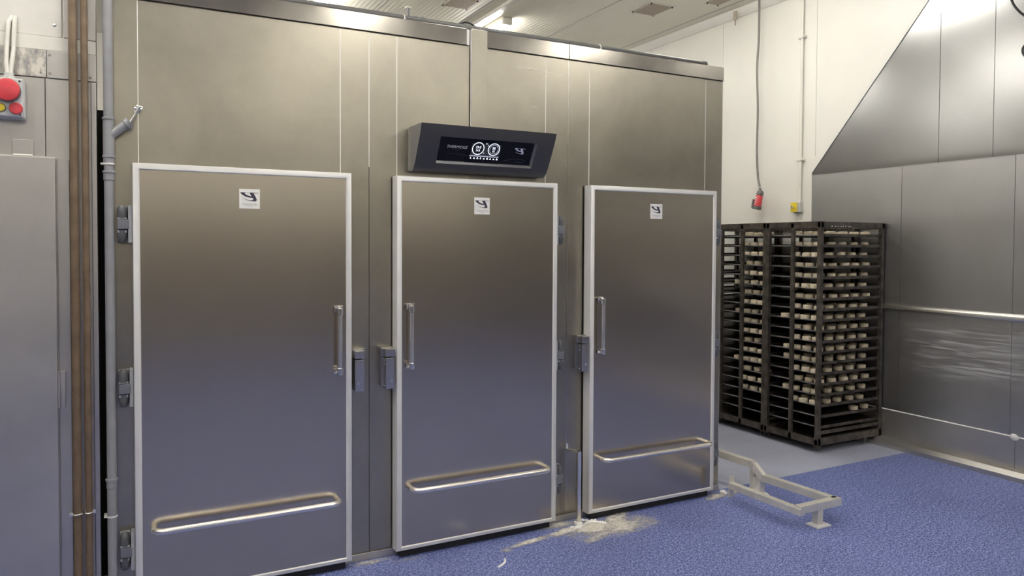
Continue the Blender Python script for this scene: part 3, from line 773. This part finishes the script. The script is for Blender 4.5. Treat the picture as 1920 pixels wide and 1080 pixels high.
def blob(x, y, cx, cy, rx, ry, rot=0):
    c, s = math.cos(rot), math.sin(rot); u = ((x - cx) * c + (y - cy) * s) / rx; w = (-(x - cx) * s + (y - cy) * c) / ry
    return max(0, 1 - (u * u + w * w))
def f1(x, y):
    # line swept along the floor, then the fan by the end door
    t_ = min(1, max(0, (x - 1.77) / .55)); cy = -.215 + .075 * t_
    v = 1.0 * max(0, 1 - ((y - cy) / (.022 + .03 * t_)) ** 2) * (1 if 1.80 < x < 2.34 else 0) * (.75 + .25 * math.sin(x * 23))
    v = max(v, 1.1 * blob(x, y, 2.42, -.18, .17, .085), .95 * blob(x, y, 2.56, -.20, .26, .12, -.35), .85 * blob(x, y, 2.62, -.11, .22, .07, .5), .75 * blob(x, y, 2.42, -.28, .22, .06, .35), .6 * blob(x, y, 2.5, -.2, .42, .2))
    v = max(v, .75 * blob(x, y, 2.28, -.05, .22, .05), .7 * blob(x, y, 1.15, -.045, .17, .035), .5 * blob(x, y, 1.30, -.10, .12, .03), .5 * blob(x, y, 1.82, -.225, .07, .03, -.7))
    return v
flour_patch(.85, 2.95, -.40, -.012, f1, 'spilled_flour', 'pale flour swept across the blue floor by the thin post')
def f2(x, y): return max(.8 * blob(x, y, 3.47, -.09, .16, .055, .2), .6 * blob(x, y, 3.58, -.08, .12, .05))
flour_patch(3.25, 3.75, -.2, 0.0, f2, 'spilled_flour', 'small pale flour patch at the cabinet corner by the floor guard')

# ------------------------------------------------------------------ floor guard by the corner
t = Thing('floor_guard', 'low stainless box-section guard rail standing on the blue floor', 'guard rail', (3.64, -.4, 0))
B = .046
def bar(a, b, mi=0, w=B, h=B):
    a = Vector(a); b = Vector(b); d = (b - a); L_ = d.length; d.normalize()
    side = Vector((0, 0, 1)).cross(d).normalized() if abs(d.z) < .9 else Vector((1, 0, 0)); u = d.cross(side)
    return MB().obox((a + b) / 2, (L_, w, h), (d, side, u), .003)
zt = .14 - B / 2
t.part('side_bar', bar((3.478, -.205, zt - .012), (3.492, -.745, zt - .012), h=.040), M['box_steel'])
t.part('end_bar', bar((3.478, -.722, zt), (3.828, -.722, zt)), M['box_steel'])
t.part('rear_bar', bar((3.800, -.722, zt), (3.757, -.195, zt)), M['box_steel'])
zr = .215 - B / 2
t.part('ramp_bar', bar((3.757, -.203, zt + .002), (3.735, -.135, zr)), M['box_steel'])
t.part('upper_bar', bar((3.736, -.145, zr), (3.700, .42, zr)), M['box_steel'])
t.part('mounting_plate', MB().box(3.456, 3.500, -.206, -.199, .03, .165, .001), M['box_steel'])
p = t.part('post', MB().box(3.625, 3.668, -.744, -.700, .010, .095, .003), M['box_steel'])
t.part('base_plate', MB().box(3.586, 3.700, -.775, -.688, 0, .010, .002), M['frame'], p)
p = t.part('post', MB().box(3.728, 3.778, -.205, -.155, .010, .115, .003).box(3.716, 3.75, -.16, -.125, .010, zr, .003), M['box_steel'])
t.part('base_plate', MB().cyl((3.728, -.19, 0), (3.728, -.19, .008), .072, 32, 0, .002), M['sealant'], p)

# ------------------------------------------------------------------ baking racks, trays, dough
RX0, RX1 = 4.885, 5.660; RY0, RY1 = .285, .835; RZ = 1.845
TZ = [1.735 - .085 * i for i in range(19)]
def make_rack(label):
    t = Thing('baking_rack', label, 'rack', ((RX0 + RX1) / 2, (RY0 + RY1) / 2, 0), 'baking racks by the steel wall')
    pw = .034
    for x in (RX0, RX1 - pw):
        for y in (RY0, RY1 - pw):
            t.part('post', MB().box(x, x + pw, y, y + pw, .062, RZ - .002, .003), M['rack'])
    for x in (RX0, RX1 - pw):
        t.part('centre_post', MB().box(x, x + .022, (RY0 + RY1) / 2 - .016, (RY0 + RY1) / 2 + .016, .062, RZ - .01, .002), M['rack'])
    mb = MB()
    for y in (RY0, RY1 - .03): mb.box(RX0 + .004, RX1 - .004, y, y + .03, RZ - .048, RZ, .003)
    for x in (RX0, RX1 - .03): mb.box(x, x + .03, RY0 + .004, RY1 - .004, RZ - .048, RZ + .002, .003)
    t.part('top_frame', mb, M['rack'])
    mb = MB()
    for y in (RY0, RY1 - .03): mb.box(RX0 + .004, RX1 - .004, y, y + .03, .064, .122, .003)
    for x in (RX0, RX1 - .03): mb.box(x, x + .03, RY0 + .004, RY1 - .004, .062, .112, .003)
    mb.box(RX0 + .03, RX1 - .03, RY0 + .03, RY1 - .03, .085, .090)
    t.part('bottom_frame', mb, M['rack'])
    for y in (RY0 + .006, RY1 - .022): t.part('stop_bar', MB().box(RX0 + .01, RX1 - .01, y, y + .016, .150, .178, .002), M['rack'])
    for z in TZ:
        for s, y in ((1, RY0), (-1, RY1)):
            mb = MB().box(RX0 + .02, RX1 - .02, min(y + s * .012, y + s * .015), max(y + s * .012, y + s * .015), z - .010, z + .014)
            mb.box(RX0 + .02, RX1 - .02, min(y + s * .012, y + s * .040), max(y + s * .012, y + s * .040), z - .010, z - .007)
            t.part('runner', mb, M['rack'])
    for x in (RX0 + .026, RX1 - .20):
        for y in (RY0 + .024, RY1 - .024):
            mb = MB().box(x - .025, x + .025, y - .022, y + .022, .056, .064, .002)
            mb.box(x - .018, x + .018, y - .020, y - .016, .028, .058, .001).box(x - .018, x + .018, y + .016, y + .020, .028, .058, .001)
            c = t.part('castor', mb, M['rack'])
            t.part('wheel', MB().cyl((x, y - .014, .029), (x, y + .014, .029), .029, 20, 0, .004), M['wheel'], c)
    # worn pale stamp on the top rail of the open side
    return t
mbp = MB()
rk = make_rack('near dark baking rack, its corner post closest to the floor guard')
mb = MB()
random.seed(11)
x = RX0 + .12
while x < RX0 + .36:
    w = random.uniform(.006, .022); h = random.uniform(.003, .010)
    mb.box(x, x + w, RY0 - .0008, RY0 + .001, RZ - .040, RZ - .040 + h); x += w + random.uniform(.006, .03)
rk.part('worn_patch', mb, M['sealant'])
far = dup_tree(rk.o); far.location.y += .548
for c in list(far.children):
    if c.name.startswith('worn_patch'): bpy.data.objects.remove(c)
far['label'] = 'far dark baking rack, standing behind the near rack beside the cabinet'

third = dup_tree(far); third.location.y += .548
third['label'] = 'third dark baking rack, glimpsed through the far rack against the wall'

ORD = ['first', 'second', 'third', 'fourth', 'fifth', 'sixth', 'seventh', 'eighth', 'ninth', 'tenth', 'eleventh', 'twelfth', 'thirteenth', 'fourteenth', 'fifteenth', 'sixteenth', 'seventeenth', 'eighteenth', 'nineteenth']
# tray: shallow pan with a rolled rim
tx0, tx1, ty0, ty1 = RX0 + .0355, RX1 - .0355, RY0 + .017, RY1 - .017
tcx, tcy = (tx0 + tx1) / 2, (ty0 + ty1) / 2
def rl(i, z): return [(tx0 + i, ty0 + i, z), (tx1 - i, ty0 + i, z), (tx1 - i, ty1 - i, z), (tx0 + i, ty1 - i, z)]
mb = MB().loft([rl(.006, -.004), rl(.004, .0)], 0)
mb.loft([rl(.004, .0), rl(.000, .006), rl(.0, .0085)], 1)
mb.loft([rl(.0, .0085), rl(.003, .0095), rl(.006, .0085)], 1)
mb.loft([rl(.006, .0085), rl(.008, .001)], 0)
mb.add(rl(.008, .001), [(0, 1, 2, 3)], 0); mb.add(rl(.006, -.004), [(3, 2, 1, 0)], 0)
tray0 = build('baking_tray', mb, [M['tray'], M['rim']], None, (tcx, tcy, 0))
first = True
for rack, dyy in (('near', 0.0), ('far', .548), ('third', 1.096)):
    for i, z in enumerate(TZ):
        o = tray0 if first else tray0.copy()
        if not first: COL.objects.link(o)
        first = False
        o.location = (tcx + random.uniform(-.003, .003), tcy + dyy, z - .003)
        st = 'empty dark tray' if i >= 18 or rack == 'third' else 'dark baking tray with dough rounds'
        tag(o, f'{st}, {ORD[i]} from the top of the {rack} rack', 'tray', f'trays in the {rack} rack')
# dough rounds
def dough_mesh(seed):
    random.seed(seed); r, h = .0355, .037
    prof = [(.0, 0), (r - .004, 0), (r, .004), (r + .001, h * .5), (r, h - .005), (r - .004, h - .001), (r - .012, h), (.0, h - .001)]
    m_ = MB().lathe(prof, (0, 0, 0), (0, 0, 1), 18)
    m_.v = [(x * (1 + .05 * noise.noise(Vector((x * 30, y * 30, seed)))), y * (1 + .05 * noise.noise(Vector((x * 30, y * 30, seed + 5)))), z * (1 + .08 * noise.noise(Vector((x * 25, y * 25, seed + 9))))) for x, y, z in m_.v]
    return m_
protos = [build('dough_round', dough_mesh(s), M['dough']) for s in (1, 2, 3)]
used = [False] * 3; count = 0
ROW = ['outer row', 'second row', 'third row', 'inner row']
def put(rack, i, c, r, dyy):
    global count
    if count >= 300: return
    k = (i + c + r) % 3
    if used[k]: o = protos[k].copy(); COL.objects.link(o)
    else: o = protos[k]; used[k] = True
    sh = .022 * math.sin(i * 2.3 + (0 if rack == 'near' else 1.1))
    o.location = (4.968 + .138 * c + sh + random.uniform(-.008, .008), .372 + .098 * r + dyy + random.uniform(-.008, .008) + .012 * math.sin(i * 1.7), TZ[i] - .0018)
    o.rotation_euler.z = random.uniform(0, 6.28)
    s_ = random.uniform(.94, 1.05); o.scale = (s_, s_, random.uniform(.92, 1.06))
    tag(o, f'pale dough round, {rack} rack, {ORD[i]} tray from top, {ORD[c]} from front edge, {ROW[r]}', 'dough', f'dough rounds in the {rack} rack')
    count += 1
random.seed(21)
for i in range(17):
    for c in range(5):
        for r in range(3):
            if r == 1 and c > 0 and random.random() < .10: continue
            if r == 2 and c > 1 and (i + c) % 4 == 0: continue
            put('near', i, c, r, 0)
put('near', 17, 3, 0, 0); put('near', 17, 4, 0, 0)
for i in (8, 11, 12, 15): put('near', i, 0, 3, 0)
for i in range(17):
    for r in range(3): put('far', i, 0, r, .548)
for i in (5, 8, 13): put('far', i, 0, 3, .548)
for i in range(0, 17): put('far', i, 1, 1, .548)

# ------------------------------------------------------------------ things on the right wall
t = Thing('conduit', 'white conduit pipe running down the white wall to a yellow switch', 'conduit', (XW, 1.145, 2.08))
t.part('pipe', MB().tube([(XW - .025, 1.145, 2.06), (XW - .025, 1.145, CEIL)], .0135, 14), M['lamp_body'])
for z in (3.60, 2.46):
    t.part('saddle', MB().box(XW - .045, XW - .002, 1.108, 1.182, z - .012, z + .012, .003).cyl((XW - .044, 1.118, z), (XW - .050, 1.118, z), .006, 8).lathe([(.010, 0), (.013, .004), (.010, .008)], (XW - .044, 1.108, z - .004), (0, 0, 1), 10), M['lamp_body'])
t = Thing('key_switch', 'yellow key switch box at the end of the white conduit', 'switch', (XW, 1.17, 1.97))
bx = t.part('box', MB().box(XW - .050, XW - .002, 1.125, 1.225, 1.968, 2.062, .004), M['grey_plastic'])
fp = t.part('face_plate', MB().box(XW - .056, XW - .049, 1.152, 1.224, 1.970, 2.060, .002), M['yellow'])
t.part('lock', MB().lathe([(.0, .014), (.011, .014), (.013, .010), (.014, 0)], (XW - .056, 1.198, 2.016), (-1, 0, 0), 16).box(XW - .09, XW - .066, 1.192, 1.196, 1.994, 2.014, .001), M['chrome'], fp)
mb = MB()
for k in range(5): mb.cyl((XW - .0502, 1.140 + .006 * (k % 2), 1.985 + .015 * k), (XW - .0515, 1.140 + .006 * (k % 2), 1.985 + .015 * k), .0035, 8)
t.part('terminal_mark', mb, M['dark_grey'], bx)
for (y, z) in ((1.188, 1.935), (1.192, 1.905), (1.142, 1.905)): t.part('wall_plug', MB().lathe([(.0, .003), (.006, .002), (.007, 0)], (XW - .002, y, z), (-1, 0, 0), 8), M['print_mid'])

t = Thing('hanging_socket', 'red industrial socket hanging on a grey cable before the white wall', 'socket', (5.57, 1.55, 2.0))
a = Vector((5.575, 1.545, 2.185)); ax = Vector((-.10, .20, -1)).normalized()
pts = bez([(5.58, 1.60, CEIL), (5.578, 1.597, 3.7), (5.576, 1.612, 3.4), (5.578, 1.598, 3.0), (5.578, 1.602, 2.6), (5.577, 1.585, 2.35), (5.576, 1.562, 2.25), tuple(a)], 8)
t.part('cable', MB().tube(pts, .0105, 12), M['cable_grey'])
t.part('cable_tie', MB().tube([(5.577 + .017 * math.cos(q), 1.556 + .024 * math.sin(q), 2.222) for q in [2 * PI * k / 16 for k in range(17)]], .005, 6), M['lamp_body'])
t.part('collar', MB().lathe([(.012, -.012), (.022, -.006), (.032, .006), (.034, .030), (.030, .040), (.0, .040)], a, tuple(ax), 16), M['dark_grey'])
bd_ = t.part('body', MB().lathe([(.0, .036), (.029, .036), (.033, .055), (.036, .10), (.040, .150), (.040, .162), (.036, .166), (.0, .150)], a, tuple(ax), 20), M['red'])
t.part('rim', MB().lathe([(.0405, .145), (.045, .147), (.045, .178), (.036, .180), (.034, .168)], a, tuple(ax), 20), M['dark_grey'], bd_)
fl = a + ax * .12 + Vector((-.015, .030, .0))
t.part('flap', MB().obox(fl, (.05, .020, .085), (Vector((1, 0, 0)), Vector((0, .98, .2)), Vector((0, -.2, .98))), .004), M['dark_grey'], bd_)
mb = MB()
for k in range(4):
    c = a + ax * (.065 + .02 * k) + Vector((-.0395 - .001 * k, -.006, 0))
    mb.obox(c, (.003, .018 if k % 2 else .026, .005), (Vector((1, 0, 0)), Vector((0, .9, .4)), Vector((0, -.4, .9))), 0)
t.part('moulded_mark', mb, M['print_white'], bd_)

mb = MB().tube(bez([(5.52, -.70, CEIL), (5.52, -.70, 3.6), (5.52, -.715, 3.42), (5.52, -.76, 3.30), (5.52, -.86, 3.20), (5.52, -1.02, 3.14), (5.52, -1.10, 3.06), (5.52, -1.02, 3.00), (5.52, -.88, 3.05), (5.52, -.808, 3.02), (5.52, -.83, 2.95), (5.52, -.95, 2.90), (5.52, -1.2, 2.9)], 8), .008, 10)
single('looped_wall_cable', mb, M['cable_black'], 'black cable hanging in loops before the steel wall, top corner', 'cable', (5.52, -.9, 2.9))

# ------------------------------------------------------------------ ceiling: lamps, hatches, rod
def lamp(x, y0, y1, label):
    t = Thing('ceiling_light', label, 'ceiling light', (x, (y0 + y1) / 2, CEIL), 'ceiling lights')
    t.part('housing', MB().box(x - .060, x + .060, y0, y1, CEIL - .045, CEIL, .008), M['lamp_body'])
    for ya in (y0 - .012, y1 - .03): t.part('end_cap', MB().box(x - .058, x + .058, ya, ya + .042, CEIL - .085, CEIL - .01, .014, seg=3), M['lamp_body'])
    t.part('diffuser', MB().box(x - .052, x + .052, y0 + .025, y1 - .025, CEIL - .095, CEIL - .045, .022, seg=4), M['lamp'])
    for xa in (x - .066, x + .056): t.part('clip', MB().box(xa, xa + .010, (y0 + y1) / 2 - .02, (y0 + y1) / 2 + .02, CEIL - .075, CEIL - .02, .003), M['lamp_body'])
lamp(3.665, 3.27, 4.47, 'lit ceiling light beyond the cabinet top, right of the cover strip')
lamp(1.735, 3.27, 4.47, 'lit ceiling light just showing over the cabinet top edge')
for (x, y, k) in ((.9, 1.0, 'a'), (-1.6, 3.4, 'b')):  # first read off the steel wall's streaks; second added to brighten the gap
    lamp(x, y, y + 1.2, 'unseen ceiling light beyond the cabinet front, out of the picture')
for (x, y) in ((.5, -1.7), (2.1, -3.95), (4.7, -3.95), (-3.4, -7.2), (-.6, -7.2), (2.0, -7.2), (4.6, -7.2), (-3.2, -2.6), (-1.0, -1.8), (2.3, -1.7), (4.25, .15)):  # some inferred from glints and shadows, others added to brighten front and walkway
    lamp(x, y, y + 1.2, 'unseen ceiling light outside the view, lighting the room')
mb = MB().box(3.42, 3.50, 1.8, YB, CEIL - .035, CEIL, .012, seg=3)
single('cable_duct', mb, M['lamp_body'], 'white cable duct along the ceiling beside the lit lamp', 'cable duct', (3.46, 3, CEIL - .035))
def hatch(x0, x1, y0, y1, label):
    t = Thing('ceiling_hatch', label, 'hatch', ((x0 + x1) / 2, (y0 + y1) / 2, CEIL - .01), 'ceiling hatches')
    t.part('rim', MB().box(x0 - .03, x1 + .03, y0 - .03, y1 + .03, CEIL - .006, CEIL, .002), M['lamp_body'])
    t.part('lid', MB().box(x0, x1, y0, y1, CEIL - .016, CEIL - .004, .003), M['hatch'])
    for (x, y) in ((x0, y0), (x1, y0), (x0, y1), (x1, y1)): t.part('fixing', MB().cyl((x, y, CEIL - .02), (x, y, CEIL - .004), .008, 8), M['black'])
hatch(4.735, 5.00, 2.20, 2.50, 'brownish square hatch in the ceiling near the white wall')
hatch(5.22, 5.36, 1.62, 1.93, 'small grey hatch at the ceiling edge above the hanging socket')
hatch(2.90, 3.16, 2.95, 3.22, 'brown hatch in the ceiling left of the cable duct')
t = Thing('hanger_rod', 'grey suspension rod hanging from the ceiling behind the cabinet', 'rod', (2.62, 3.48, 3.0))
t.part('rod', MB().cyl((2.62, 3.48, 2.9), (2.62, 3.48, CEIL), .015, 12), M['pvc'])
t.part('flange', MB().cyl((2.62, 3.48, CEIL - .012), (2.62, 3.48, CEIL), .035, 16), M['lamp_body'])
t = Thing('wall_bracket', 'rusty bracket hanging from the cove strip above the white wall', 'bracket', (XW - .04, 1.85, CEIL - .12))
t.part('plate', MB().box(XW - .075, XW - .055, 1.93, 1.97, CEIL - .12, CEIL - .03, .003), M['hatch'])
t.part('hook', MB().tube(bez([(XW - .065, 1.95, CEIL - .11), (XW - .07, 1.94, CEIL - .15), (XW - .06, 1.955, CEIL - .17), (XW - .05, 1.96, CEIL - .15)]), .006, 8), M['hatch'])

# ------------------------------------------------------------------ world, camera, view
w = bpy.data.worlds.new('World'); scn.world = w; w.use_nodes = True
w.node_tree.nodes['Background'].inputs[0].default_value = (.5, .5, .5, 1); w.node_tree.nodes['Background'].inputs[1].default_value = .0
yaw, pitch, roll = .469352, -.026212, .00401
f = Vector((math.sin(yaw) * math.cos(pitch), math.cos(yaw) * math.cos(pitch), math.sin(pitch)))
r0 = Vector((math.cos(yaw), -math.sin(yaw), 0)); u0 = r0.cross(f)
r1 = r0 * math.cos(roll) + u0 * math.sin(roll); u1 = -r0 * math.sin(roll) + u0 * math.cos(roll)
cam = bpy.data.cameras.new('camera'); co = bpy.data.objects.new('camera', cam); COL.objects.link(co)
Mx = Matrix((r1, u1, -f)).transposed().to_4x4(); Mx.translation = Vector((0, -3.6576, 1.65)); co.matrix_world = Mx
cam.sensor_width = 36; cam.lens = 1363.591 / 1920 * 36; cam.shift_x = 34.21 / 1920; cam.shift_y = -45.16 / 1920
cam.clip_start = .05; cam.clip_end = 60
scn.camera = co
vs_ = scn.view_settings
vs_.view_transform = 'Standard'; vs_.look = 'None'; vs_.gamma = 1; vs_.use_curve_mapping = False; vs_.exposure = 1.3
scn.cycles.use_denoising = True
scn.cycles.max_bounces = 10; scn.cycles.diffuse_bounces = 5; scn.cycles.glossy_bounces = 6; scn.cycles.sample_clamp_indirect = 6
